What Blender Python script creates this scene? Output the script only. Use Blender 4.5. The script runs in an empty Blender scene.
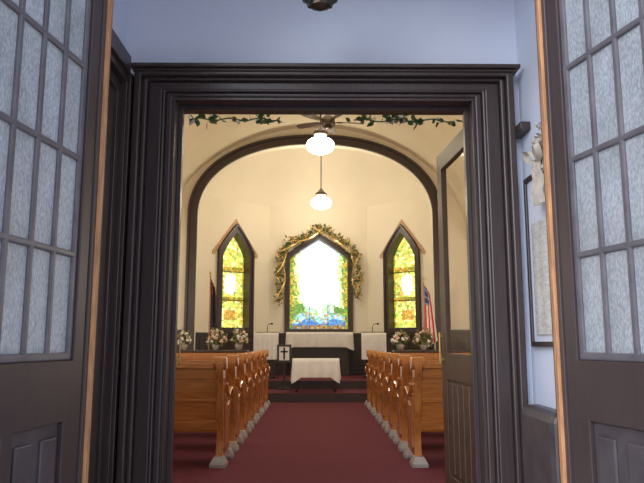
import bpy, bmesh, math, random
from mathutils import Vector, Matrix
random.seed(7)
S=bpy.context.scene
try: S.view_settings.view_transform='Standard'
except Exception: pass
COL=S.collection
# ------------------------------------------------------------ materials
def mat(name,c,rough=.5,c2=None,scale=8,stretch=(1,1,1),metal=0,emis=0,bump=0,ttype='noise',coat=0,bscale=None):
    m=bpy.data.materials.new(name); m.use_nodes=True
    nt=m.node_tree; N=nt.nodes; L=nt.links
    b=N['Principled BSDF']; b.inputs['Roughness'].default_value=rough; b.inputs['Metallic'].default_value=metal
    b.inputs['Coat Weight'].default_value=coat
    if c2 is None: c2=tuple(x*.8 for x in c)
    tc=N.new('ShaderNodeTexCoord'); mp=N.new('ShaderNodeMapping'); mp.inputs['Scale'].default_value=stretch
    L.new(tc.outputs['Object'],mp.inputs['Vector'])
    t=N.new('ShaderNodeTexNoise'); t.inputs['Scale'].default_value=scale; t.inputs['Detail'].default_value=5
    L.new(mp.outputs['Vector'],t.inputs['Vector'])
    r=N.new('ShaderNodeValToRGB'); r.color_ramp.elements[0].position=.3; r.color_ramp.elements[1].position=.7
    r.color_ramp.elements[0].color=(*c2,1); r.color_ramp.elements[1].color=(*c,1)
    L.new(t.outputs['Fac'],r.inputs['Fac']); L.new(r.outputs['Color'],b.inputs['Base Color'])
    if emis:
        L.new(r.outputs['Color'],b.inputs['Emission Color']); b.inputs['Emission Strength'].default_value=emis
    if bump:
        t2=t
        if bscale:
            t2=N.new('ShaderNodeTexNoise'); t2.inputs['Scale'].default_value=bscale; L.new(mp.outputs['Vector'],t2.inputs['Vector'])
        bp=N.new('ShaderNodeBump'); bp.inputs['Strength'].default_value=bump; bp.inputs['Distance'].default_value=.02
        L.new(t2.outputs['Fac'],bp.inputs['Height']); L.new(bp.outputs['Normal'],b.inputs['Normal'])
    return m
M={}
M['dark']=mat('dark_stained_wood',(.064,.042,.040),.34,(.044,.030,.029),6,(8,8,.6),bump=.08)
M['darkpaint']=mat('dark_brown_paint',(.058,.038,.036),.42,(.046,.031,.030),5,(4,4,.8),bump=.05)
M['innerdoor']=mat('brown_stained_door_wood',(.085,.050,.032),.4,(.058,.035,.023),6,(8,8,.6),bump=.05)
M['muntin']=mat('grey_worn_paint',(.14,.125,.135),.35,(.09,.08,.088),9)
M['panelpaint']=mat('worn_brown_panel_paint',(.085,.068,.072),.4,(.055,.044,.047),9)
M['tan']=mat('weathered_bare_wood',(.60,.28,.12),.6,(.32,.15,.07),10,(6,6,.8),bump=.1)
M['narthex']=mat('pale_blue_white_plaster',(.76,.80,.93),.8,(.72,.77,.91),3,bump=.03)
M['cream']=mat('cream_plaster',(.86,.79,.64),.8,(.83,.76,.61),2,bump=.02)
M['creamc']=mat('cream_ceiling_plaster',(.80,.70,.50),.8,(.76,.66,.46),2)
M['buff']=mat('buff_painted_border',(.62,.38,.22),.7)
M['oak']=mat('honey_oak',(.47,.175,.045),.2,(.29,.10,.025),7,(.7,8,8),coat=.6)
M['oakend']=mat('honey_oak_end_grain',(.50,.19,.048),.22,(.31,.11,.028),7,(8,8,.9),coat=.6)
M['foot']=mat('grey_metal_pew_foot',(.42,.40,.39),.35,(.30,.28,.27),12,metal=.3)
M['carpet']=mat('maroon_carpet',(.120,.009,.026),.95,(.088,.006,.019),60,bump=.3,bscale=300)
M['floor']=mat('pale_bounce_floor',(.62,.60,.58),.5,(.52,.50,.48),6)  # unseen floor, made pale to bounce daylight onto the upper wall
M['stone']=mat('porch_concrete',(.62,.61,.60),.9,(.52,.51,.50),8)  # unseen porch, paled so daylight bounces into the entry
M['ext']=mat('white_clapboard_paint',(.62,.63,.66),.7,(.56,.57,.6),4)
M['cloth']=mat('white_linen',(.78,.75,.72),.85,(.72,.69,.66),8,bump=.05)
M['brass']=mat('aged_brass',(.55,.38,.12),.3,(.4,.26,.08),8,metal=.9)
M['bronze']=mat('dark_bronze',(.09,.065,.045),.35,(.06,.045,.03),8,metal=.6)
M['blade']=mat('walnut_fan_blade',(.13,.075,.045),.4,(.09,.05,.03),7,(1,8,1))
M['globe']=mat('lit_opal_glass',(1,.90,.66),.3,(1,.88,.62),3,emis=13)
M['leaf']=mat('green_leaf',(.08,.17,.055),.6,(.035,.09,.03),14)
M['leaf2']=mat('olive_leaf',(.22,.24,.075),.6,(.12,.14,.045),14)
M['gold']=mat('gold_ribbon',(.80,.56,.20),.25,(.55,.36,.11),12,metal=.4)
M['white']=mat('white_blossom',(.85,.80,.74),.7,(.75,.68,.62),12)
M['pink']=mat('peach_blossom',(.76,.52,.40),.7,(.62,.40,.30),12)
M['red']=mat('red_cloth',(.66,.035,.04),.8,(.55,.028,.033),9)
M['blue']=mat('navy_cloth',(.04,.06,.24),.8,(.03,.045,.18),9)
M['black']=mat('black_cloth',(.045,.028,.04),.8,(.03,.02,.028),9)
M['paper']=mat('printed_paper',(.74,.70,.64),.8,(.50,.47,.44),22,(1,1,3))
M['cork']=mat('bulletin_board_backing',(.80,.82,.92),.9,(.73,.76,.87),30)
M['vase']=mat('glazed_vase',(.35,.30,.24),.2,(.26,.22,.18),8,coat=.5)
M['lead']=mat('lead_came',(.05,.05,.04),.5)
M['metal']=mat('black_metal',(.03,.03,.035),.35,metal=.6)
M['straw']=mat('dried_straw_flowers',(.36,.27,.17),.8,(.20,.14,.09),20)
M['lace']=mat('beige_lace_ribbon',(.60,.52,.43),.8,(.42,.36,.29),20)
M['greenglass']=mat('smoked_lantern_glass',(.10,.12,.11),.15,(.05,.07,.08),12,coat=.5)

def frosted():
    m=bpy.data.materials.new('hammered_obscure_glass'); m.use_nodes=True
    nt=m.node_tree;N=nt.nodes;L=nt.links;N.remove(N['Principled BSDF']);out=N['Material Output']
    tc=N.new('ShaderNodeTexCoord'); mp=N.new('ShaderNodeMapping'); mp.inputs['Scale'].default_value=(1,1,.45); L.new(tc.outputs['Object'],mp.inputs['Vector'])
    v=N.new('ShaderNodeTexVoronoi'); v.inputs['Scale'].default_value=130; L.new(mp.outputs[0],v.inputs['Vector'])
    n=N.new('ShaderNodeTexNoise'); n.inputs['Scale'].default_value=7; L.new(mp.outputs[0],n.inputs['Vector'])
    r=N.new('ShaderNodeValToRGB'); r.color_ramp.elements[0].position=.1;r.color_ramp.elements[1].position=.75
    r.color_ramp.elements[0].color=(.68,.70,.73,1); r.color_ramp.elements[1].color=(.46,.48,.51,1)
    L.new(v.outputs['Distance'],r.inputs['Fac'])
    r2=N.new('ShaderNodeValToRGB'); r2.color_ramp.elements[0].position=.35;r2.color_ramp.elements[1].position=.65
    r2.color_ramp.elements[0].color=(.82,.82,.80,1); r2.color_ramp.elements[1].color=(1,1,1,1); L.new(n.outputs['Fac'],r2.inputs['Fac'])
    mu=N.new('ShaderNodeMixRGB'); mu.blend_type='MULTIPLY'; mu.inputs['Fac'].default_value=1
    L.new(r.outputs['Color'],mu.inputs[1]); L.new(r2.outputs['Color'],mu.inputs[2])
    bp=N.new('ShaderNodeBump'); bp.inputs['Strength'].default_value=.3; bp.inputs['Distance'].default_value=.008; L.new(v.outputs['Distance'],bp.inputs['Height'])
    tr=N.new('ShaderNodeBsdfTranslucent'); gl=N.new('ShaderNodeBsdfGlossy'); gl.inputs['Roughness'].default_value=.25; df=N.new('ShaderNodeBsdfDiffuse')
    for s in (tr,gl,df): L.new(bp.outputs['Normal'],s.inputs['Normal'])
    L.new(mu.outputs[0],tr.inputs['Color']); L.new(mu.outputs[0],df.inputs['Color'])
    m1=N.new('ShaderNodeMixShader'); m1.inputs[0].default_value=.6; L.new(tr.outputs[0],m1.inputs[1]); L.new(df.outputs[0],m1.inputs[2])
    m2=N.new('ShaderNodeMixShader'); m2.inputs[0].default_value=.12; L.new(m1.outputs[0],m2.inputs[1]); L.new(gl.outputs[0],m2.inputs[2])
    L.new(m2.outputs[0],out.inputs['Surface']); return m
M['frost']=frosted()
def clear():
    m=bpy.data.materials.new('clear_glass'); m.use_nodes=True
    nt=m.node_tree;N=nt.nodes;L=nt.links;N.remove(N['Principled BSDF']);out=N['Material Output']
    t=N.new('ShaderNodeBsdfTransparent'); t.inputs[0].default_value=(.97,.96,.94,1); g=N.new('ShaderNodeBsdfGlossy'); g.inputs['Roughness'].default_value=.05
    mx=N.new('ShaderNodeMixShader'); mx.inputs[0].default_value=.08; L.new(t.outputs[0],mx.inputs[1]); L.new(g.outputs[0],mx.inputs[2]); L.new(mx.outputs[0],out.inputs['Surface']); return m
M['clear']=clear()
def stainedmat(strength):
    m=bpy.data.materials.new('emissive_stained_glass'); m.use_nodes=True
    nt=m.node_tree;N=nt.nodes;L=nt.links;b=N['Principled BSDF']
    a=N.new('ShaderNodeVertexColor'); a.layer_name='Col'
    tc=N.new('ShaderNodeTexCoord'); n=N.new('ShaderNodeTexNoise'); n.inputs['Scale'].default_value=9; L.new(tc.outputs['Object'],n.inputs['Vector'])
    r=N.new('ShaderNodeValToRGB'); r.color_ramp.elements[0].position=.3;r.color_ramp.elements[1].position=.7
    r.color_ramp.elements[0].color=(.82,.82,.82,1);r.color_ramp.elements[1].color=(1.08,1.08,1.08,1); L.new(n.outputs['Fac'],r.inputs['Fac'])
    mu=N.new('ShaderNodeMixRGB'); mu.blend_type='MULTIPLY'; mu.inputs['Fac'].default_value=1
    L.new(a.outputs['Color'],mu.inputs[1]); L.new(r.outputs['Color'],mu.inputs[2])
    L.new(mu.outputs[0],b.inputs['Base Color']); L.new(mu.outputs[0],b.inputs['Emission Color']); b.inputs['Emission Strength'].default_value=strength  # emission stands in for daylight coming through the glass
    b.inputs['Roughness'].default_value=.3; return m
M['stained']=stainedmat(1.55)

# ------------------------------------------------------------ helpers
def finish(name,me,mats,parent=None,loc=(0,0,0),rot=(0,0,0),smooth=False,bevel=0,**props):
    if not isinstance(mats,(list,tuple)): mats=[mats]
    for k in mats: me.materials.append(M[k])
    if smooth:
        for p in me.polygons: p.use_smooth=True
    o=bpy.data.objects.new(name,me); COL.objects.link(o); o.location=loc; o.rotation_euler=rot
    if parent: o.parent=parent
    if bevel:
        b=o.modifiers.new('bevel','BEVEL'); b.width=bevel; b.segments=2; b.limit_method='ANGLE'; b.angle_limit=math.radians(40)
    for k,v in props.items(): o[k]=v
    return o
def thing(name,loc,label,category,rot=0,**props):
    e=bpy.data.objects.new(name,None); COL.objects.link(e); e.location=loc; e.rotation_euler=(0,0,rot); e.empty_display_size=.1
    e['label']=label; e['category']=category
    for k,v in props.items(): e[k]=v
    return e
def bmend(bm):
    bmesh.ops.recalc_face_normals(bm,faces=bm.faces); me=bpy.data.meshes.new('m'); bm.to_mesh(me); bm.free(); return me
def addbox(bm,x0,x1,y0,y1,z0,z1,mi=0):
    v=[bm.verts.new(p) for p in [(x0,y0,z0),(x1,y0,z0),(x1,y1,z0),(x0,y1,z0),(x0,y0,z1),(x1,y0,z1),(x1,y1,z1),(x0,y1,z1)]]
    for f in [(0,3,2,1),(4,5,6,7),(0,1,5,4),(1,2,6,5),(2,3,7,6),(3,0,4,7)]:
        bm.faces.new([v[i] for i in f]).material_index=mi
def boxes(lst):
    bm=bmesh.new()
    for b in lst: addbox(bm,*b)
    return bmend(bm)
def prism(bm,pts,f0,f1,mi=0):
    a=[bm.verts.new(f0(*p)) for p in pts]; b=[bm.verts.new(f1(*p)) for p in pts]; n=len(pts)
    bm.faces.new(a).material_index=mi; bm.faces.new(b[::-1]).material_index=mi
    for i in range(n): bm.faces.new([a[i],b[i],b[(i+1)%n],a[(i+1)%n]]).material_index=mi
def plate(outer,holes,y0,y1,xf=None):
    """flat panel in the x/z plane with holes, from y0 to y1"""
    cu=bpy.data.curves.new('c','CURVE'); cu.dimensions='2D'; cu.fill_mode='BOTH'; cu.extrude=(y1-y0)/2
    for pts in [outer]+holes:
        s=cu.splines.new('POLY'); s.points.add(len(pts)-1)
        for i,p in enumerate(pts): s.points[i].co=(p[0],p[1],0,1)
        s.use_cyclic_u=True
    o=bpy.data.objects.new('c',cu); COL.objects.link(o); bpy.context.view_layer.update()
    dg=bpy.context.evaluated_depsgraph_get(); me=bpy.data.meshes.new_from_object(o.evaluated_get(dg))
    bpy.data.objects.remove(o); bpy.data.curves.remove(cu)
    bm=bmesh.new(); bm.from_mesh(me); bpy.data.meshes.remove(me)
    ym=(y0+y1)/2
    for v in bm.verts:
        v.co=Vector((v.co.x,ym-v.co.z,v.co.y))
    bmesh.ops.remove_doubles(bm,verts=bm.verts,dist=1e-5)
    for f in bm.faces: f.smooth=False; f.material_index=0
    return bmend(bm)
def joinmesh(ms):
    bm=bmesh.new()
    for m in ms: bm.from_mesh(m)
    me=bpy.data.meshes.new('j'); bm.to_mesh(me); bm.free(); return me
def rect(x0,x1,z0,z1): return [(x0,z0),(x1,z0),(x1,z1),(x0,z1)]
def lathe(bm,prof,n=20,c=(0,0,0),mi=0,ph=0):
    rings=[]
    for r,z in prof:
        rings.append([bm.verts.new((c[0]+r*math.cos(ph+2*math.pi*i/n),c[1]+r*math.sin(ph+2*math.pi*i/n),c[2]+z)) for i in range(n)])
    for a,b in zip(rings,rings[1:]):
        for i in range(n): bm.faces.new([a[i],a[(i+1)%n],b[(i+1)%n],b[i]]).material_index=mi
    bm.faces.new(rings[0][::-1]).material_index=mi; bm.faces.new(rings[-1]).material_index=mi
def lathem(prof,n=20,c=(0,0,0),ph=0):
    bm=bmesh.new(); lathe(bm,prof,n,c,0,ph); return bmend(bm)
def tube(bm,pts,r,n=8,mi=0):
    pts=[Vector(p) for p in pts]; rings=[]
    for i,p in enumerate(pts):
        d=(pts[min(i+1,len(pts)-1)]-pts[max(i-1,0)]).normalized()
        u=d.cross(Vector((0,0,1)) if abs(d.z)<.9 else Vector((1,0,0))).normalized(); w=d.cross(u)
        rings.append([bm.verts.new(p+r*(math.cos(2*math.pi*k/n)*u+math.sin(2*math.pi*k/n)*w)) for k in range(n)])
    for a,b in zip(rings,rings[1:]):
        for k in range(n): bm.faces.new([a[k],a[(k+1)%n],b[(k+1)%n],b[k]]).material_index=mi
    bm.faces.new(rings[0][::-1]).material_index=mi; bm.faces.new(rings[-1]).material_index=mi
def leaf(bm,p,d,ln,w,mi):
    d=Vector(d).normalized(); u=d.cross(Vector((random.gauss(0,1),random.gauss(0,1),random.gauss(0,1)))).normalized(); nrm=d.cross(u)
    p=Vector(p)
    vs=[p,p+d*ln*.35+u*w*.5+nrm*w*.15,p+d*ln*.7+u*w*.4,p+d*ln,p+d*ln*.7-u*w*.4,p+d*ln*.35-u*w*.5+nrm*w*.15]
    bm.faces.new([bm.verts.new(v) for v in vs]).material_index=mi
def rdir():
    v=Vector((random.gauss(0,1),random.gauss(0,1),random.gauss(0,1))); return v.normalized()
def blob(bm,p,r,mi,sub=1):
    g=bmesh.ops.create_icosphere(bm,subdivisions=sub,radius=r,matrix=Matrix.Translation(Vector(p)))
    fs=set()
    for v in g['verts']:
        for f in v.link_faces: fs.add(f)
    for f in fs: f.material_index=mi; f.smooth=True
def smoothpts(pts,n=4):
    out=[];N=len(pts)
    for i in range(N):
        p0,p1,p2,p3=[Vector(pts[(i+k-1)%N]) for k in range(4)]
        for j in range(n):
            t=j/n
            out.append(tuple(.5*((2*p1)+(-p0+p2)*t+(2*p0-5*p1+4*p2-p3)*t*t+(-p0+3*p1-3*p2+p3)*t**3)))
    return out

# ------------------------------------------------------------ structure: outside & narthex
def structure(name,me,mats,label,cat,**k):
    o=finish(name,me,mats,label=label,category=cat,kind='structure',**k); return o
OX0,OX1=-.900,.974   # outer doorway
IX0,IX1,IZ=-.92,1.02,2.70  # inner doorway
RW=1.31; LW=-1.24
structure('floor_porch',boxes([(-6,6,-3,2.6,-.15,-.02)]),'stone','concrete porch floor outside the entrance','floor')
structure('floor_entry',boxes([(LW,RW,2.6,4.0,-.12,0)]),'floor','entry hall floor paled to bounce daylight','floor')
structure('floor',boxes([(-4.7,4.7,4.0,17,-.12,0)]),'carpet','maroon carpet of the nave aisle and floor','floor')
J=.05
structure('wall_entrance',plate([(-6,0),(OX0-J,0),(OX0-J,3.62),(OX1+J,3.62),(OX1+J,0),(6,0),(6,4.6),(-6,4.6)],[],2.60,2.69),'ext','painted exterior wall around the entrance doors','wall')  # opening raised above the doors to let sky light in
structure('wall_entry_left',boxes([(LW-.15,LW,2.69,4.0,0,3.7)]),'narthex','pale blue white plaster side wall of entry hall','wall')
structure('wall_entry_right',boxes([(RW,RW+.15,2.69,4.0,0,3.7)]),'narthex','pale blue white plaster side wall of entry hall','wall')
structure('ceiling_entry',boxes([(LW-.15,RW+.15,2.69,4.0,3.7,3.8)]),'narthex','pale plaster ceiling of the entry hall','ceiling')
structure('wall_inner_doorway',plate([(-4.7,0),(IX0,0),(IX0,IZ),(IX1,IZ),(IX1,0),(4.7,0),(4.7,6.2),(-4.7,6.2)],[],4.0,4.25),'narthex','pale plaster wall between entry hall and nave','wall')
structure('wall_nave_back',plate([(-4.7,0),(IX0-.1,0),(IX0-.1,IZ+.1),(IX1+.1,IZ+.1),(IX1+.1,0),(4.7,0),(4.7,6.2),(-4.7,6.2)],[],4.25,4.27),'cream','cream plaster nave side of the doorway wall','wall')
def ushape(x0,x1,z,a,b,k=1):
    return [(x0-b,0),(x0-a,0),(x0-a,z+a*k),(x1+a,z+a*k),(x1+a,0),(x1+b,0),(x1+b,z+b*k),(x0-b,z+b*k)]
ms=[]; HK=.60
for a,b,p in [(0,.040,.025),(.040,.060,.05),(.060,.150,.042),(.150,.180,.075),(.180,.225,.115)]:
    ms.append(plate(ushape(IX0,IX1,IZ,a,b,HK),[],4.0-p,4.0))
structure('trim_1',joinmesh(ms),'dark','dark stained stepped door casing','trim',bevel=.009)
structure('trim_2',boxes([(IX0-.235,IX1+.24,3.87,3.999,IZ+.13,IZ+.147),(IX0-.245,IX1+.262,3.845,3.999,IZ+.147,IZ+.172)]),'dark','dark stained moulded cap over door casing','trim',bevel=.007)
structure('trim_3',joinmesh([plate(ushape(IX0,IX1,IZ,-.018,0),[],3.99,4.26),plate(ushape(IX0,IX1,IZ,-.045,-.018),[],4.10,4.15)]),'dark','dark stained door jamb lining','trim',bevel=.002)
structure('trim_4',boxes([(1.246,RW-.001,3.80,3.999,2.43,2.48)]),'dark','dark wood picture rail end beside casing','trim',bevel=.004)
for i,(xa,xb,s) in enumerate([(OX0-J,OX0,1),(OX1,OX1+J,-1)]):
    structure('trim_%d'%(5+i),boxes([(xa,xb,2.59,2.70,0,3.62)]),'darkpaint','dark painted entrance door jamb','trim',bevel=.003)
    xc=OX0 if s>0 else OX1
    a,b=sorted((xc-s*.01,xc+s*.013))
    structure('trim_%d'%(7+i),boxes([(a,b,2.622,2.655,0,2.85)]),'tan','worn bare wood stop strip on the jamb','trim',bevel=.003)
structure('trim_9',boxes([(OX0,OX1,2.59,2.70,2.85,2.90),(OX0,OX1,2.59,2.70,3.58,3.62),(.02,.05,2.62,2.67,2.90,3.58)]),'darkpaint','dark painted bars of the added transom','trim')
T=thing('window_4',(.037,2.645,2.9),'added unseen clear transom letting daylight into the entry','window',kind='structure')  # unseen transom, added so daylight reaches the upper entry walls
finish('glass',boxes([(OX0-.037,OX1-.037,-.002,.002,0,.68)]),'clear',T)

ms=[]
for a,b,p in [(0,.04,.02),(.04,.09,.04),(.09,.12,.03),(.12,.17,.07)]:
    m=plate(ushape(2.92,3.72,2.62,a,b),[],0,p)
    for v in m.vertices: v.co=Vector((LW+v.co.y,v.co.x,v.co.z))
    ms.append(m)
bm=bmesh.new(); addbox(bm,LW,LW+.09,2.75,3.84,2.79,2.90); addbox(bm,LW,-1.16,3.885,3.999,0,2.82); me=bmend(bm); ms.append(me)
structure('trim_10',joinmesh(ms),'dark','dark stained casing around the side door','trim',bevel=.004)
d=thing('door_1',(LW,2.92,0),'closed dark panelled side door of the entry hall','door',rot=math.radians(90),kind='structure')
me=plate(rect(0,.80,.01,2.62),[rect(.12,.36,.25,1.0),rect(.44,.68,.25,1.0),rect(.12,.36,1.2,2.45),rect(.44,.68,1.2,2.45)],-.03,-.002)
finish('door_leaf',me,'darkpaint',d,bevel=.004)
for a,b in ((.13,.35),(.45,.67)):
    for c,e in ((.26,.99),(1.21,2.44)): finish('panel',boxes([(a,b,-.012,-.002,c,e)]),'dark',d,bevel=.004)

# ------------------------------------------------------------ outer doors
def outerdoor(name,loc,ang,sgn,label):
    D=thing(name,loc,label,'door',rot=math.radians(ang),kind='structure')
    W,H=.92,2.78; x0,x1=.10,.80; z0,z1=1.11,2.62; nc,nr=5,4; mw=.024
    holes=[];cw=(x1-x0-(nc-1)*mw)/nc; ch=(z1-z0-(nr-1)*mw)/nr
    fr=plate(rect(0,W,.01,H),[rect(x0-.03,x1+.03,z0-.03,z1+.03),rect(.12,.43,.2,.86),rect(.49,.80,.2,.86)],*( (-.045,0) if sgn<0 else (0,.045)))
    finish('door_frame',fr,'darkpaint',D,bevel=.004,label='dark brown painted stiles and rails')
    for c in range(nc):
        for r in range(nr):
            a=x0+c*(cw+mw); b=z0+r*(ch+mw); holes.append(rect(a,a+cw,b,b+ch))
    a,b=(-.038,-.010) if sgn<0 else (.010,.038)
    finish('glazing_bars',plate(rect(x0-.03,x1+.03,z0-.03,z1+.03),holes,a,b),'muntin',D,bevel=.006,label='grey worn glazing bars')
    c=-.026 if sgn<0 else .022
    finish('glass',boxes([(x0-.01,x1+.01,c,c+.004,z0-.01,z1+.01)]),'frost',D,label='bubbled obscure glass')
    for xa,xb in ((.12,.43),(.49,.80)):
        bm=bmesh.new(); s=sgn
        addbox(bm,xa,xb,min(s*.018,s*.03),max(s*.018,s*.03),.2,.86)
        n=2; w=(xb-xa)/n
        for k in range(n):
            addbox(bm,xa+k*w+.03,xa+(k+1)*w-.03,min(s*.006,s*.02),max(s*.006,s*.02),.25,.81)
        finish('panel',bmend(bm),'panelpaint',D,bevel=.006,label='raised vertical moulded panel')
    return D
outerdoor('door_2',(OX0-.008,2.583,0),-98.0,-1,'open dark brown entrance door with obscure glass panes')
outerdoor('door_3',(OX1+.008,2.583,0),-76.5,1,'open dark brown entrance door with obscure glass panes')

def innerdoor(name,loc,ang,sgn):
    D=thing(name,loc,'open brown wooden nave door with tall clear glass','door',rot=math.radians(ang),kind='structure')
    W,H=.93,2.66; T=(lambda a,b:(min(sgn*a,sgn*b),max(sgn*a,sgn*b)))
    finish('door_frame',plate(rect(0,W,.01,H),[rect(.12,.80,1.06,2.52),rect(.12,.80,.16,.86)],*T(0,.045)),'innerdoor',D,bevel=.004)
    a=T(.02,.025); finish('glass',boxes([(.12,.80,a[0],a[1],1.06,2.52)]),'clear',D,label='clear glass')
    bm=bmesh.new(); a=T(.015,.03); addbox(bm,.12,.80,a[0],a[1],.16,.86)
    for k in range(5):
        a=T(.004,.02); addbox(bm,.135+k*.134,.135+k*.134+.11,a[0],a[1],.18,.84)
    finish('panel',bmend(bm),'innerdoor',D,bevel=.006,label='vertical beaded lower panel')
    bm=bmesh.new(); a=T(-.04,-.028); addbox(bm,.84,.87,a[0],a[1],.98,1.22)
    for z in (1.0,1.18):
        a=T(-.03,0); addbox(bm,.845,.865,a[0],a[1],z,z+.02)
    finish('handle',bmend(bm),'brass',D,bevel=.004,label='brass pull handle')
    return D
innerdoor('door_4',(-.935,4.28,0),100.5,1)
innerdoor('door_5',(1.06,4.28,0),94,-1)

# ------------------------------------------------------------ nave shell
structure('wall_left',boxes([(-4.75,-4.6,4.27,14.3,0,3.4)]),'cream','cream plaster nave side wall','wall')
structure('wall_right',boxes([(4.6,4.75,4.27,14.3,0,3.4)]),'cream','cream plaster nave side wall','wall')
prof=[(-4.75,3.3),(-3.35,3.3)]+[(-3.3*math.cos(t*math.pi/48),3.3+2.58*math.sin(t*math.pi/48)) for t in range(1,48)]+[(3.35,3.3),(4.75,3.3)]
bm=bmesh.new(); rows=[[bm.verts.new((x,y,z)) for x,z in prof] for y in (4.26,14.02)]
for i in range(len(prof)-1): bm.faces.new([rows[0][i],rows[1][i],rows[1][i+1],rows[0][i+1]]).smooth=(1<i<len(prof)-3)
me=bpy.data.meshes.new('m'); bm.to_mesh(me); bm.free()
structure('ceiling',me,'creamc','cream barrel vaulted nave ceiling','ceiling')
AC=-.02; AZ=3.86
def ell(a,b,n=48,z0=0,e=2/2.2):
    f=lambda v: math.copysign(abs(v)**e,v)
    return [(AC-a,z0)]+[(AC-a*f(math.cos(math.pi*i/n)),AZ+b*f(max(0,math.sin(math.pi*i/n)))) for i in range(n+1)]+[(AC+a,z0)]
outer=[(-4.7,0)]+ell(2.60,1.66)+[(4.7,0),(4.7,6.3),(-4.7,6.3)]
structure('wall_chancel_arch',plate(outer,[],14.0,14.3),'cream','cream plaster wall with wide chancel arch','wall')
ms=[]
for a0,a1,p in [(2.57,2.64,.07),(2.64,2.73,.05),(2.73,2.78,.09)]:
    o=ell(a1,1.66+(a1-2.60)); i=ell(a0,1.66+(a0-2.60))
    ms.append(plate(o+i[::-1],[],14.0-p,14.0))
structure('trim_11',joinmesh(ms),'dark','dark wooden moulding around the chancel arch','trim')
bm=bmesh.new()
for s in (-1,1):
    xa,xb=sorted((s*2.8,s*4.6)); addbox(bm,xa,xb,13.95,13.999,0,1.38); addbox(bm,xa,xb,13.92,13.999,1.34,1.40)
structure('trim_12',bmend(bm),'dark','dark wainscot on nave end wall','trim')
structure('floor_step',boxes([(-3.4,3.4,12.8,14.0,.0,.17)]),'carpet','maroon carpeted lower chancel step','floor')
structure('floor_chancel',boxes([(-2.9,3.0,13.9,17,.0,.34)]),'carpet','maroon carpeted chancel platform','floor')
structure('trim_19',boxes([(-2.57,2.53,13.885,13.899,.17,.335),(-3.4,3.4,12.785,12.799,0,.165)]),'dark','dark wooden riser boards of chancel steps','trim')
CX=.07
plan=[(CX-2.85,14.3),(CX-2.85,15.15),(CX-1.25,16.5),(CX+1.25,16.5),(CX+2.85,15.15),(CX+2.85,14.3)]
def pointed(hw,z0,zs,zt,bulge=.12,n=8):
    out=[(-hw,z0),(hw,z0)]
    for i in range(n):
        t=i/n; x=(1-t)**2*hw+2*t*(1-t)*(hw*.5+bulge*hw)+t*t*0; z=(1-t)**2*zs+2*t*(1-t)*((zs+zt)/2+bulge*(zt-zs))+t*t*zt
        out.append((x,z))
    L=[(-x,z) for x,z in out[2:]][::-1]
    return out+[(0,zt)]+L
WT=4.6
def segxf(p,q):
    p=Vector(p);q=Vector(q);mid=(p+q)/2; d=(q-p); return mid,math.atan2(d.y,d.x),d.length
segs=[(plan[0],plan[1],None),(plan[1],plan[2],'side'),(plan[2],plan[3],'mid'),(plan[3],plan[4],'side'),(plan[4],plan[5],None)]
def stained(nx,nz,hw,z0,z1,colf,y,jit=.28,shr=.96):
    bm=bmesh.new(); cl=bm.loops.layers.color.new('Col')
    g=[[(-hw+2*hw*i/nx+(random.uniform(-jit,jit)*2*hw/nx if 0<i<nx else 0), z0+(z1-z0)*j/nz+(random.uniform(-jit,jit)*(z1-z0)/nz if 0<j<nz else 0)) for j in range(nz+1)] for i in range(nx+1)]
    def f(pts,col,mi,yy):
        fc=bm.faces.new([bm.verts.new((x,yy,z)) for x,z in pts]); fc.material_index=mi
        for l in fc.loops: l[cl]=(*col,1)
    for i in range(nx):
        for j in range(nz):
            q=[g[i][j],g[i+1][j],g[i+1][j+1],g[i][j+1]]; cx=sum(p[0] for p in q)/4; cz=sum(p[1] for p in q)/4
            q=[(cx+(x-cx)*shr,cz+(z-cz)*shr) for x,z in q]
            f(q,colf(cx/hw,(cz-z0)/(z1-z0)),0,y)
    f([(-hw,z0),(hw,z0),(hw,z1),(-hw,z1)],(0,0,0),1,y+.006)
    me=bpy.data.meshes.new('m'); bm.to_mesh(me); bm.free(); return me
def jc(c,a=.07):
    k=random.uniform(1-a*2,1+a*2); return tuple(max(0,min(1.0,x*k*random.uniform(1-a,1+a))) for x in c)
def midcol(u,v):
    au=abs(u); n=math.sin(u*7+v*9)*.03; rr=random.random()
    if au>.86: return jc(random.choice([(.56,.58,.20),(.78,.60,.24),(.40,.50,.18),(.34,.46,.18)]))
    if v<.05: return jc(random.choice([(.55,.36,.18),(.34,.38,.48),(.55,.50,.28)]))
    if v+n<.10: return jc(random.choice([(.22,.44,.70),(.32,.54,.72),(.40,.42,.56)]))
    if v+n<.18: return jc(random.choice([(.48,.70,.82),(.60,.80,.84),(.76,.62,.50),(.44,.60,.38)]))
    if v+n<.27: return jc(random.choice([(.66,.85,.86),(.76,.90,.82),(.60,.72,.46)]) if au<.5 else (.38,.52,.26))
    edge=.60-.20*max(0,.55-v)+n*2+rr*.14
    if au>edge+.12: return jc(random.choice([(.48,.60,.26),(.62,.66,.30),(.40,.53,.22),(.76,.68,.34)]))
    if au>edge: return jc((.74,.86,.60))
    return jc((.92,1.0,1.0),.02)  # pale sky glass, with blown-out daylight put into its colour
def sidecol(u,v):
    if abs(u)>.82: return jc(random.choice([(.66,.60,.18),(.48,.54,.18),(.72,.64,.24)]))
    if abs(v-.30)<.02 or abs(v-.62)<.02: return jc(random.choice([(.48,.48,.16),(.68,.54,.20)]))
    if abs(v-.14)<.05 and abs(u)<.4: return jc((.70,.55,.25))
    if (u*u*.5+(v-.46)**2*8)<.10: return jc((.98,1.0,.84),.03)
    return jc(random.choice([(.78,.80,.38),(.88,.84,.46),(.68,.74,.36),(.92,.90,.62),(.60,.68,.30),(.86,.72,.34)]))
wi=0
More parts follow.
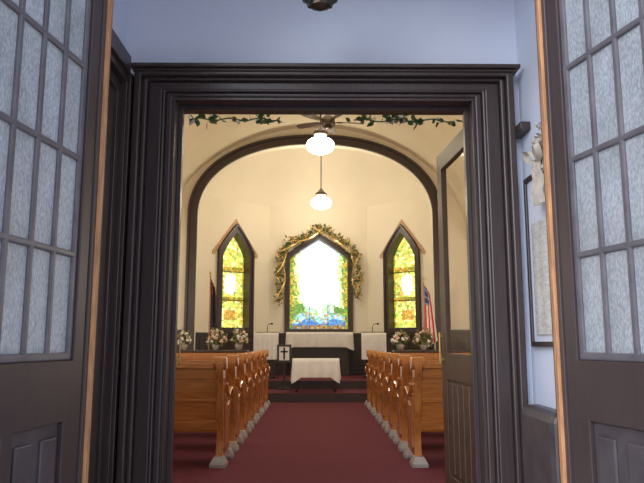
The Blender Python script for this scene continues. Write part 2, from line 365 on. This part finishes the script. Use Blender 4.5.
for k,(p,q,kind) in enumerate(segs):
    mid,ang,ln=segxf(p,q); loc=(mid.x,mid.y,0); rot=(0,0,ang)
    hole=[]
    if kind=='side': g=(.385,1.48,3.20,3.80,.10); c=(.51,1.36,3.34,4.02,.06); hole=[pointed(.43,1.44,3.24,3.88)]
    if kind=='mid': g=(.735,1.46,3.24,3.74,.04); c=(.86,1.36,3.32,3.90,.04); hole=[pointed(.77,1.42,3.28,3.80)]
    structure('wall_chancel_%s'%['left','left_angled','back','right_angled','right'][k],plate(rect(-ln/2-.0,ln/2+.0,.34,WT),hole,0,.2),'cream','cream plaster chancel wall','wall',loc=loc,rot=rot)
    bm=bmesh.new(); addbox(bm,-ln/2+.01,ln/2-.01,-.03,-.001,.34,1.32); addbox(bm,-ln/2+.01,ln/2-.01,-.07,-.001,1.30,1.36); addbox(bm,-ln/2+.01,ln/2-.01,-.05,-.03,.34,.5)
    n=max(2,int(ln/.4)); w=(ln-.1)/n
    for i in range(n): addbox(bm,-ln/2+.05+i*w+.04,-ln/2+.05+(i+1)*w-.04,-.045,-.03,.58,1.22)
    structure('trim_%d'%(13+k),bmend(bm),'dark','dark panelled chancel wainscot','trim',loc=loc,rot=rot,bevel=.004)
    if kind:
        wi+=1
        W=thing('window_%d'%wi,(mid.x,mid.y,1.36),'pointed stained glass window in dark wood casing' if kind=='side' else 'wide gabled stained glass landscape window with dark casing','window',rot=ang,kind='structure')
        dz=-1.36
        def sh(me):
            for v in me.vertices: v.co.z+=dz
            return me
        bl=c[4]
        ca=joinmesh([plate(pointed(*c),[pointed(*g)],-.07,0),plate(pointed(c[0],c[1],c[2],c[3],bl),[pointed(c[0]-.05,c[1]+.05,c[2]-.02,c[3]-.07,bl)],-.10,-.07),
                     plate(pointed(g[0]+.035,g[1]-.03,g[2]+.03,g[3]+.06,g[4]),[pointed(*g)],0,.2)])
        finish('casing',sh(ca),'dark',W,bevel=.003)
        if kind=='side': gm=stained(13,52,g[0]+.03,g[1]-.03,g[3]+.03,sidecol,.205,.3,.93)
        else: gm=stained(36,54,g[0]+.03,g[1]-.03,g[3]+.03,midcol,.205,.32,.985)
        o=finish('stained_glass',sh(gm),['stained','lead'],W)
        ml=[]
        if kind=='side': ml=[(-g[0],g[0],.17,.2,z-.010,z+.010) for z in (2.15,2.85)]
        else: ml=[(-.24,-.229,.17,.2,g[1],3.5),(.229,.24,.17,.2,g[1],3.5)]
        finish('glazing_bars',sh(boxes(ml)),'dark',W)
        if kind=='side':
            b=plate([(-.66,3.22),(-.59,3.22),(0,4.06),(.59,3.22),(.66,3.22),(.66,3.30),(0,4.15),(-.66,3.30)],[],-.015,-.001)
            finish('painted_border',sh(b),'buff',W,label='buff peaked hood moulding')
bm=bmesh.new(); rings=[]; C=Vector((CX,14.15))
for k in range(13):
    t=math.pi/2*k/12; f=.5*(1-math.cos(t)); z=WT-.002+1.65*math.sin(t)
    rings.append([bm.verts.new(((C.x+(x-C.x)*(1-f)),(C.y+(y-C.y)*(1-f)) if y>14.31 else 14.3,z)) for x,y in plan])
for a,b in zip(rings,rings[1:]):
    for i in range(5): bm.faces.new([a[i],a[i+1],b[i+1],b[i]]).smooth=True
bm.faces.new(rings[-1])
structure('ceiling_chancel',bmend(bm),'cream','cream coved chancel ceiling','ceiling')

# ------------------------------------------------------------ pews
PE=smoothpts([(.05,.015),(.30,.03),(.57,.015),(.55,.10),(.47,.20),(.45,.32),(.50,.44),(.565,.54),(.57,.61),(.51,.655),(.41,.635),(.31,.60),(.22,.63),(.155,.73),(.135,.85),(.13,.93),(.09,.985),(.02,.985),(-.03,.94),(-.03,.87),(.01,.78),(.035,.66),(.05,.5),(.10,.34),(.11,.22),(.08,.10)],3)
PI=smoothpts([(.16,.14),(.30,.12),(.46,.14),(.40,.24),(.39,.34),(.44,.46),(.47,.55),(.40,.57),(.30,.54),(.20,.56),(.12,.66),(.10,.62),(.13,.46),(.17,.32),(.17,.22)],3)
def pew(side,y,L,lab):
    s=side
    P=thing('pew',(s*.90+.03,y,0),lab,'pew',group='honey oak church pews')
    def xr(a,b): return (min(s*a,s*b),max(s*a,s*b))
    for a in (0,L-.07):
        bm=bmesh.new(); x0,x1=xr(a,a+.07); prism(bm,PE,lambda yy,z:(x0,yy,z),lambda yy,z:(x1,yy,z))
        xa,xb=xr(a-.012,a+.002) if a==0 else xr(a+.068,a+.082)
        prism(bm,PI,lambda yy,z:(xa,yy,z),lambda yy,z:(xb,yy,z))
        e=finish('pew_end',bmend(bm),'oakend',P,bevel=.008,label='scrolled oak pew end')
        x0a,x1a=xr(a-.028,a+.098)
        ap=[(.15,.74),(.175,.69),(.22,.645),(.31,.615),(.41,.65),(.51,.672),(.575,.64),(.60,.575)]
        up=[(p[0]+.012,p[1]+.028) for p in ap]
        bm=bmesh.new(); prism(bm,ap+up[::-1],lambda yy,z:(x0a,yy,z),lambda yy,z:(x1a,yy,z))
        finish('armrest',bmend(bm),'oakend',P,bevel=.008)
        bm=bmesh.new(); prism(bm,[(.045+.062*math.cos(t*math.pi/8),.945+.062*math.sin(t*math.pi/8)) for t in range(16)],lambda yy,z:(x0a,yy,z),lambda yy,z:(x1a,yy,z))
        finish('scroll',bmend(bm),'oakend',P,bevel=.006,label='rolled oak scroll cresting the pew end')
        for ya,yb in ((-.02,.15),(.46,.62)):
            bm=bmesh.new(); xb0,xb1=xr(a-.04,a+.11)
            v0=[bm.verts.new(p) for p in [(xb0,ya,0),(xb1,ya,0),(xb1,yb,0),(xb0,yb,0)]]
            v1=[bm.verts.new(p) for p in [(xb0,ya,.03),(xb1,ya,.03),(xb1,yb,.03),(xb0,yb,.03)]]
            v2=[bm.verts.new(p) for p in [(x0-.008,ya+.03,.09),(x1+.008,ya+.03,.09),(x1+.008,yb-.03,.09),(x0-.008,yb-.03,.09)]]
            for A,B in ((v0,v1),(v1,v2)):
                for i in range(4): bm.faces.new([A[i],A[(i+1)%4],B[(i+1)%4],B[i]])
            bm.faces.new(v0); bm.faces.new(v2)
            finish('foot',bmend(bm),'foot',P,label='small grey metal foot')
    bm=bmesh.new(); x0,x1=xr(.06,L-.06)
    pr=[(.035,.93),(.075,.93),(.155,.30),(.115,.30)]
    prism(bm,pr,lambda yy,z:(x0,yy,z),lambda yy,z:(x1,yy,z))
    prism(bm,[(.005,.90),(.09,.90),(.085,.95),(.01,.95)],lambda yy,z:(x0,yy,z),lambda yy,z:(x1,yy,z))
    for za,zb in ((.80,.88),(.32,.40),(.58,.61)):
        f=lambda z:.035+(.93-z)*.127
        prism(bm,[(f(zb)-.014,zb),(f(zb)+.01,zb),(f(za)+.01,za),(f(za)-.014,za)],lambda yy,z:(x0,yy,z),lambda yy,z:(x1,yy,z))
    finish('backrest',bmend(bm),'oak',P,bevel=.004)
    bm=bmesh.new(); addbox(bm,x0,x1,.10,.50,.425,.455); addbox(bm,x0,x1,.42,.45,.34,.425)
    finish('seat',bmend(bm),'oak',P,bevel=.006)
    return P
def copything(P,loc):
    n=P.copy(); n.location=loc; COL.objects.link(n)
    for c in P.children:
        d=c.copy(); d.parent=n; COL.objects.link(d)
    return n
ys=[6.25+.9*i for i in range(7)]
for s in (-1,1):
    P=pew(s,ys[0],3.35,'honey oak pew with scrolled end beside the aisle')
    for y in ys[1:]: copything(P,(s*.90+.03,y,0))

# ------------------------------------------------------------ pendant lamps, fan, lantern
def pendant(y,zc,x=.05):
    top=3.3+2.58*math.sqrt(1-(x/3.3)**2)
    T=thing('pendant_lamp',(x,y,zc),'lit opal schoolhouse globe on long bronze rod','lamp',group='nave pendant lamps')
    g=[(.02,-.105),(.08,-.098),(.13,-.075),(.162,-.038),(.170,.0),(.158,.035),(.13,.062),(.085,.082),(.07,.10),(.07,.125)]
    finish('lamp_shade',lathem(g,28),'globe',T,smooth=True,label='glowing opal glass globe')
    finish('fitter',lathem([(.075,.12),(.088,.125),(.088,.155),(.06,.175),(.03,.21),(.014,.24)],20),'bronze',T,smooth=True)
    finish('rod',lathem([(.008,.23),(.008,top-zc-.05)],10),'bronze',T)
    finish('canopy',lathem([(.012,top-zc-.09),(.06,top-zc-.05),(.075,top-zc-.005)],18),'bronze',T,smooth=True)
pendant(7.5,3.47); pendant(10.3,3.37,.08)
F=thing('ceiling_fan',(.18,9.4,4.42),'dark walnut bladed ceiling fan','fan')
top=3.3+2.58-4.42-.01
finish('rod',lathem([(.012,.1),(.012,top)],10),'bronze',F)
finish('canopy',lathem([(.02,top-.08),(.06,top-.05),(.07,top)],16),'bronze',F,smooth=True)
finish('motor',lathem([(.05,-.10),(.09,-.07),(.105,-.02),(.105,.05),(.07,.09),(.03,.12)],24),'bronze',F,smooth=True)
for k in range(5):
    a=2*math.pi*k/5+.15; bm=bmesh.new()
    prism(bm,smoothpts([(.17,-.04),(.48,-.058),(.53,0),(.48,.058),(.17,.04)],3),lambda x,y:(x,y,-.004+y*.2),lambda x,y:(x,y,.004+y*.2))
    finish('blade',bmend(bm),'blade',F,rot=(0,0,a))
    finish('blade_arm',boxes([(.09,.22,-.015,.015,-.012,-.004)]),'bronze',F,rot=(0,0,a))
N=thing('hanging_lantern',(.02,3.3,2.95),'octagonal dark metal lantern with smoked glass','lamp')
finish('lamp_shade',lathem([(.05,.01),(.085,.03),(.115,.09),(.10,.24)],8),'greenglass',N,label='smoked glass')
bm=bmesh.new(); lathe(bm,[(.02,-.015),(.055,0),(.055,.012)],8); lathe(bm,[(.12,.085),(.125,.09),(.12,.10)],8); lathe(bm,[(.11,.24),(.125,.25),(.06,.30),(.02,.34)],8)
for k in range(8):
    a=2*math.pi*k/8; c,s=math.cos(a),math.sin(a)
    tube(bm,[(.052*c,.052*s,.01),(.088*c,.088*s,.03),(.118*c,.118*s,.09),(.104*c,.104*s,.245)],.006,6)
finish('lantern_frame',bmend(bm),'bronze',N)
finish('chain',lathem([(.006,.33),(.006,.75)],8),'bronze',N)

# ------------------------------------------------------------ greenery on the doorway head
def garland(name,pts,n,spread,ln,w,mats,wts,label,cat,blobs=0,br=.02,bmi=0,ribbons=0,rmi=0,clumps=0,**props):
    bm=bmesh.new(); P=[Vector(p) for p in pts]
    tube(bm,P,.005,6,0)
    def at(t):
        f=t*(len(P)-1); i=min(int(f),len(P)-2); return P[i].lerp(P[i+1],f-i)
    cl=[random.random() for _ in range(clumps)]
    def rt(): return min(1,max(0,random.choice(cl)+random.gauss(0,.03))) if clumps and random.random()<.8 else random.random()
    for _ in range(n):
        p=at(rt())+rdir()*spread*random.random()
        leaf(bm,p,rdir(),ln*random.uniform(.6,1.2),w,random.choices(range(len(mats)),wts)[0])
    for _ in range(blobs):
        blob(bm,at(rt())+rdir()*spread*random.random(),br*random.uniform(.6,1.2),bmi)
    for k in range(ribbons):
        ph=2*math.pi*k/ribbons; pr=None; m=len(P)*5
        for i in range(m):
            t=i/(m-1); c=at(t); a=ph+t*24; q=c+Vector((math.cos(a)*spread*.9,-.03-abs(math.sin(a))*spread*.8,math.sin(a)*spread*.9))
            e=q+Vector((math.cos(a+.8),0,math.sin(a+.8)))*.04
            if pr:
                vs=[bm.verts.new(v) for v in (pr[0],pr[1],e,q)]; f=bm.faces.new(vs); f.material_index=rmi; f.smooth=True
            pr=(q,e)
    me=bpy.data.meshes.new('m'); bm.to_mesh(me); bm.free()
    return finish(name,me,mats,label=label,category=cat,**props)
def sag(x0,x1,z,a,y,n=14): return [(x0+(x1-x0)*i/n,y,z+a*math.sin(i*1.3)) for i in range(n+1)]
garland('ivy_garland',sag(-.86,-.26,2.672,.010,4.33),62,.028,.06,.034,['leaf','leaf2','white'],[6,3,1],'silk ivy sprig hanging from the doorway head','garland',clumps=5)
garland('flower_garland',sag(.26,.96,2.668,.012,4.33),75,.032,.06,.034,['leaf','leaf2','pink','white'],[6,3,1,2],'silk ivy garland with small white flowers on doorway head','garland',blobs=8,br=.013,bmi=3,clumps=6)
wg=[(-1.00,2.10),(-.96,2.6),(-.98,3.0),(-.95,3.38),(-.70,3.64),(-.38,3.78),(0,4.05),(.38,3.78),(.70,3.64),(.95,3.38),(.98,3.0),(.96,2.6),(1.00,2.10)]
pts=[]
for i in range(len(wg)-1):
    for j in range(3):
        t=j/3; pts.append((CX+wg[i][0]*(1-t)+wg[i+1][0]*t,16.30,wg[i][1]*(1-t)+wg[i+1][1]*t+.03*math.sin(i*2+j)))
garland('window_garland',pts,720,.125,.12,.05,['leaf','leaf2','gold','lace'],[4,4,5,1],'gold ribbon and greenery garland draped around the central window','garland',blobs=60,br=.03,bmi=2,ribbons=2,rmi=2)

# ------------------------------------------------------------ chancel furniture
def clothskirt(w,d,zt,drop,n=60,amp=.012,sag=.0):
    bm=bmesh.new(); per=[]
    L=[(-w/2,-d/2),(w/2,-d/2),(w/2,d/2),(-w/2,d/2)]
    for a,b in zip(L,L[1:]+L[:1]):
        m=max(4,int(n*math.dist(a,b)/(2*(w+d))))
        for i in range(m): per.append((a[0]+(b[0]-a[0])*i/m,a[1]+(b[1]-a[1])*i/m))
    rings=[]
    for k in range(7):
        f=k/6; r=[]
        for i,(x,y) in enumerate(per):
            corner=min(math.dist((x,y),c) for c in L)
            o=amp*f*math.sin(i*1.1)+.015*f
            nx=x/(w/2); ny=y/(d/2)
            dx=(o if abs(nx)>=.999 else 0)*math.copysign(1,x); dy=(o if abs(ny)>=.999 else 0)*math.copysign(1,y)
            dd=drop+sag*max(0,1-corner/.18)
            r.append(bm.verts.new((x+dx,y+dy,zt-f*dd)))
        rings.append(r)
    for a,b in zip(rings,rings[1:]):
        for i in range(len(per)): bm.faces.new([a[i],a[(i+1)%len(per)],b[(i+1)%len(per)],b[i]]).smooth=True
    bm.faces.new(rings[0]); return bmend(bm)
A=thing('altar_table',(CX+.02,16.08,.34),'dark wooden altar with arched front below the window','altar')
finish('table_top',boxes([(-.78,.78,-.22,.22,.98,1.03)]),'dark',A,bevel=.005)
finish('plinth',boxes([(-.72,.72,-.17,.2,0,.09)]),'dark',A,bevel=.005)
arch=lambda c,w,z0,z1:[(c-w,z0),(c+w,z0)]+[(c+w*math.cos(math.pi*i/8),z1-w+w*math.sin(math.pi*i/8)) for i in range(0,9)]
finish('body',joinmesh([plate(rect(-.7,.7,.09,.98),[arch(-.46,.17,.2,.84),arch(0,.17,.2,.84),arch(.46,.17,.2,.84)],-.15,-.12),boxes([(-.7,.7,-.12,.19,.09,.98)])]),'dark',A,bevel=.003)
t=thing('altar_cloth',(CX+.02,16.08,.34+1.03),'white linen cloth draped over the altar','cloth')
finish('cloth',clothskirt(1.62,.47,.006,.36,90,.012,.08),'cloth',t)
T=thing('communion_table',(.0,13.3,.17),'small dark communion table under white cloth','table')
finish('table_top',boxes([(-.44,.44,-.23,.23,.60,.635)]),'dark',T,bevel=.004)
for sx in (-1,1):
    for sy in (-1,1):
        finish('leg',lathem([(.028,0),(.022,.08),(.03,.2),(.02,.35),(.032,.5),(.032,.60)],12,(sx*.38,sy*.18,0)),'dark',T,smooth=True)
for a,b in ((-.20,-.18),(.18,.20)): finish('apron',boxes([(-.40,.40,a,b,.52,.60)]),'dark',T)
t=thing('table_cloth',(.0,13.3,.17+.635),'white cloth with drooping corners over communion table','cloth')
finish('cloth',clothskirt(.93,.50,.006,.36,80,.022,.12),'cloth',t)
for x,lab in ((-1.1,'dark lectern draped with white cloth beside the altar'),(1.28,'dark pulpit draped with white cloth by the altar')):
    P=thing('lectern',(x,14.75,.34),lab,'lectern')
    finish('base',boxes([(-.22,.22,-.18,.18,0,.06)]),'dark',P,bevel=.006)
    finish('body',boxes([(-.19,.19,-.15,.15,.06,.96)]),'dark',P,bevel=.006)
    bm=bmesh.new(); prism(bm,[(-.22,.95),(.2,1.0),(.2,1.03),(-.22,.98)],lambda y,z:(-.26,y,z),lambda y,z:(.26,y,z)); finish('top',bmend(bm),'dark',P,bevel=.004)
    bm=bmesh.new(); tube(bm,[(0,.12,1.02),(0,.12,1.14),(.03,.06,1.20),(.1,-.02,1.21)],.008,8); lathe(bm,[(.02,-.02),(.028,0),(.02,.02)],10,(.11,-.03,1.205)); finish('gooseneck_lamp',bmend(bm),'metal',P)
    bm=bmesh.new(); n=24; rows=[]
    for (yy,zz) in [(-.16,1.0),(-.225,.992),(-.232,.96),(-.236,.82),(-.24,.62),(-.243,.42)]:
        rows.append([bm.verts.new((-.275+.55*i/n,yy-.008*math.sin(i*1.4)*(1-(zz-.4)/.6),zz)) for i in range(n+1)])
    for a,b in zip(rows,rows[1:]):
        for i in range(n): bm.faces.new([a[i],a[i+1],b[i+1],b[i]]).smooth=True
    me=bpy.data.meshes.new('m'); bm.to_mesh(me); bm.free()
    C=thing('lectern_cloth',(x,14.75,.34),'white antependium cloth hanging from the lectern front','cloth')
    finish('cloth',me,'cloth',C)
B=thing('cross_plaque',(-.66,13.75,.17),'small framed white plaque with dark cross on stand','plaque')
finish('stand',boxes([(-.02,.02,.0,.03,0,.55),(-.12,.12,-.08,.1,0,.03)]),'dark',B)
finish('frame',plate(rect(-.15,.15,.55,.92),[rect(-.105,.105,.595,.875)],-.02,.01),'dark',B,bevel=.003)
finish('panel',boxes([(-.11,.11,-.008,.0,.59,.88)]),'cloth',B)
finish('cross',boxes([(-.018,.018,-.018,-.008,.61,.86),(-.075,.075,-.018,-.008,.755,.79)]),'black',B)
def sidetable(x0,x1,lab):
    T=thing('side_table',((x0+x1)/2,13.2,.17),lab,'table'); w=(x1-x0)/2
    finish('table_top',boxes([(-w,w,-.24,.24,.77,.81)]),'dark',T,bevel=.006)
    for a,b in ((-.2,-.17),(.17,.2)): finish('apron',boxes([(-w+.05,w-.05,a,b,.62,.77)]),'dark',T)
    for sx in (-1,1):
        for sy in (-1,1): finish('leg',lathem([(.03,0),(.022,.1),(.035,.3),(.025,.5),(.035,.62),(.035,.77)],12,(sx*(w-.07),sy*.18,0)),'dark',T,smooth=True)
sidetable(-2.95,-1.35,'long dark wooden side table holding flower vases')
sidetable(1.55,2.95,'long dark wooden side table holding flower vases')
def bouquet(x,y,z,r,h,lab,cols,seed,nb=34):
    random.seed(seed)
    V=thing('flower_arrangement',(x,y,z),lab,'flowers')
    finish('vase',lathem([(.045,0),(.06,.02),(.085,.09),(.06,.13),(.045,.14),(.06,.15)],18),'vase',V,smooth=True)
    bm=bmesh.new(); bl=bmesh.new()
    for i in range(nb):
        d=rdir(); d.z=abs(d.z)*.9+.05; p=Vector((d.x*r,d.y*r*.7,.13+d.z*h))
        tube(bm,[(0,0,.13),tuple(p*.6+Vector((0,0,.05))),tuple(p)],.004,5)
        for _ in range(6): leaf(bm,p*random.uniform(.6,1.08)+Vector((0,0,.02)),rdir(),.10,.035,0)
        mi=random.randrange(len(cols)); rr=random.uniform(.03,.05)
        for _ in range(5): blob(bl,p+rdir()*rr*.5,rr*.6,mi)
    me=bpy.data.meshes.new('m'); bm.to_mesh(me); bm.free(); finish('stems',me,'leaf2',V,label='green stems and leaves')
    me=bpy.data.meshes.new('m'); bl.to_mesh(me); bl.free(); finish('blossoms',me,cols,V)
bouquet(-2.00,13.15,.98,.20,.28,'white and peach flowers in a vase on side table',['white','pink','pink'],1,34)
bouquet(-1.54,13.15,.98,.17,.28,'pale peach flowers in a vase on side table',['pink','white'],2,28)
bouquet(-2.62,13.1,.98,.11,.26,'small bunch of white flowers in a vase',['white'],3,16)
bouquet(1.69,13.15,.98,.17,.22,'white and straw flowers in a vase on side table',['white','pink','straw'],4,30)
bouquet(2.15,13.15,.98,.18,.25,'peach and straw flowers in a vase on side table',['pink','white','straw'],5,30)
random.seed(11)
def flag(x,y,z,H,fh,fw,lab,kind,top):
    G=thing('flag_stand',(x,y,z),lab,'flag')
    finish('base',lathem([(.14,0),(.14,.02),(.06,.05),(.025,.09)],20),'brass',G,smooth=True)
    finish('pole',lathem([(.013,.05),(.013,H-.12)],10),'oakend',G)
    finish('finial',lathem([(.01,H-.13),(.025,H-.1),(.012,H-.08),(.03,H-.05),(.002,H)],12),'brass',G,smooth=True)
    bm=bmesh.new(); nx,nz=24,26; g=[]
    amp=.018 if kind=='us' else .035
    for j in range(nz+1):
        v=j/nz; row=[]
        for i in range(nx+1):
            u=i/nx; wd=fw*(.45+.55*v**.7)
            row.append(bm.verts.new((.015+u*wd*top, -.01+amp*math.sin(u*13+v*1.2)*(.4+u), H-.16-v*fh*(1-.12*u)-(.18*u*(1-v)))))
        g.append(row)
    for j in range(nz):
        for i in range(nx):
            f=bm.faces.new([g[j][i],g[j][i+1],g[j+1][i+1],g[j+1][i]]); f.smooth=True
            if kind=='us': f.material_index= 2 if (j<8 and i<14) else (0 if (i//4)%2==0 else 1)
            else: f.material_index= 1 if (j<7 and 4<i<9) else 0
            if kind=='us' and j<8 and i<14 and j%3==1 and i%3==1: f.material_index=1
    me=bpy.data.meshes.new('m'); bm.to_mesh(me); bm.free()
    finish('flag_cloth',me,['red','white','blue'] if kind=='us' else ['black','red'],G)
flag(-2.22,13.65,.17,2.45,1.15,.18,'dark furled flag on a brass topped pole','x',1)
flag(2.24,13.50,.17,2.30,1.30,.25,'furled red white and blue striped flag on pole','us',1)

# ------------------------------------------------------------ entry hall items
B=thing('bulletin_board',(RW-.001,3.92,1.12),'dark framed bulletin board with pale backing','notice board',rot=math.radians(-90))
finish('frame',plate(rect(0,.92,0,1.02),[rect(.03,.89,.03,.99)],-.025,0),'dark',B,bevel=.004)
finish('backing',boxes([(.03,.89,-.010,0,.03,.99)]),'cork',B)
bm=bmesh.new(); n=10
vs=[[bm.verts.new((.10+.36*i/n,-.016-.006*abs(math.sin(i*.9)),z)) for i in range(n+1)] for z in (.05,.70)]
for i in range(n): bm.faces.new([vs[0][i],vs[0][i+1],vs[1][i+1],vs[1][i]])
finish('poster',bmend(bm),'paper',None,label='faded printed paper notice pinned to board',category='poster',loc=(RW-.003,3.93,1.14),rot=(0,0,math.radians(-90)))
random.seed(5); bm=bmesh.new()
for i in range(110):
    p=Vector((random.gauss(0,.015),random.gauss(0,.035),random.gauss(0,.06)+.03)); p.x=-min(.05,abs(p.x))-.01
    leaf(bm,p,rdir(),.05,.018,random.choice([0,0,1]))
for i in range(16): blob(bm,(-.02-random.random()*.03,random.gauss(0,.03),.03+random.gauss(0,.06)),.017,random.choice([0,1]))
def ribbon(pts,w):
    pr=None
    for i,p in enumerate(pts):
        p=Vector(p); wv=Vector((-.012,w/2,0)); a=bm.verts.new(p-wv); b=bm.verts.new(p+wv)
        if pr: f=bm.faces.new([pr[0],pr[1],b,a]); f.material_index=1; f.smooth=True
        pr=(a,b)
for s in (-1,1):
    ribbon([(-.04,0,-.02),(-.07,s*.03,.03),(-.085,s*.08,.05),(-.08,s*.10,.02),(-.06,s*.07,-.02),(-.05,0,-.03)],.035)
    ribbon([(-.05,0,-.02),(-.06,s*.02,-.08),(-.045,s*.04,-.14),(-.06,s*.03,-.20),(-.045,s*.05,-.27)],.045)
tube(bm,[(-.02,0,.05),(-.005,0,.26)],.004,6,1)
for v in bm.verts: v.co.x=min(v.co.x,-.001)
me=bpy.data.meshes.new('m'); bm.to_mesh(me); bm.free()
finish('dried_flower_swag',me,['straw','lace'],None,loc=(RW-.029,3.50,2.17),label='dried flower swag with beige ribbon bow hanging on wall',category='wreath')
R=thing('radiator_cover',(RW-.002,3.54,0),'dark rounded metal radiator cover against the wall','radiator')
finish('body',boxes([(-.15,0,-.27,.27,.02,.80)]),'panelpaint',R,bevel=.05)
finish('plinth',boxes([(-.13,0,-.25,.25,.0,.04)]),'metal',R)

# ------------------------------------------------------------ lights, world, camera
def area(loc,rot,sx,sy,e,c,name='nave_fill'):
    l=bpy.data.lights.new(name,'AREA'); l.shape='RECTANGLE'; l.size=sx; l.size_y=sy; l.energy=e; l.color=c
    o=bpy.data.objects.new(name,l); COL.objects.link(o); o.location=loc; o.rotation_euler=rot; return o
R=math.radians
area((-4.4,9,2.1),(0,R(-90),0),1.8,6,105,(1,.94,.84))  # added area light standing in for unseen left side windows
area((4.4,9,2.1),(0,R(90),0),1.8,6,105,(1,.94,.84))  # same stand-in for unseen windows on the right
area((0,9,5.5),(0,0,0),2.4,7,110,(1,.88,.70))  # overhead fill added to brighten the nave, no fixture there
p=bpy.data.lights.new('chancel_fill','POINT'); p.energy=85; p.color=(1,.88,.70); p.shadow_soft_size=.25  # unseen point light added behind the arch to brighten the chancel
o=bpy.data.objects.new('chancel_fill',p); COL.objects.link(o); o.location=(0,14.7,4.4)
sl=bpy.data.lights.new('daylight','SUN'); sl.energy=3.6; sl.angle=R(50); sl.color=(.88,.93,1)
o=bpy.data.objects.new('daylight',sl); COL.objects.link(o); o.rotation_euler=(R(66),0,R(-34))
w=bpy.data.worlds.new('World'); S.world=w; w.use_nodes=True; nt=w.node_tree; bg=nt.nodes['Background']
tc=nt.nodes.new('ShaderNodeTexCoord'); sp=nt.nodes.new('ShaderNodeSeparateXYZ'); rp=nt.nodes.new('ShaderNodeValToRGB')
nt.links.new(tc.outputs['Generated'],sp.inputs[0]); mr=nt.nodes.new('ShaderNodeMapRange'); mr.inputs[1].default_value=-1; nt.links.new(sp.outputs['Z'],mr.inputs[0]); nt.links.new(mr.outputs[0],rp.inputs[0])
rp.color_ramp.elements[0].position=.42; rp.color_ramp.elements[0].color=(.44,.43,.44,1)
rp.color_ramp.elements[1].position=.9; rp.color_ramp.elements[1].color=(.50,.60,.88,1)
e=rp.color_ramp.elements.new(.55); e.color=(.78,.84,.96,1)
nt.links.new(rp.outputs[0],bg.inputs[0]); bg.inputs[1].default_value=1.65
cd=bpy.data.cameras.new('Camera'); cam=bpy.data.objects.new('Camera',cd); COL.objects.link(cam)
cam.location=(0,0,1.15); cam.rotation_euler=(R(90+8.75),0,R(-.53)); cd.sensor_width=36; cd.lens=36*650/644; cd.clip_end=100
S.camera=cam
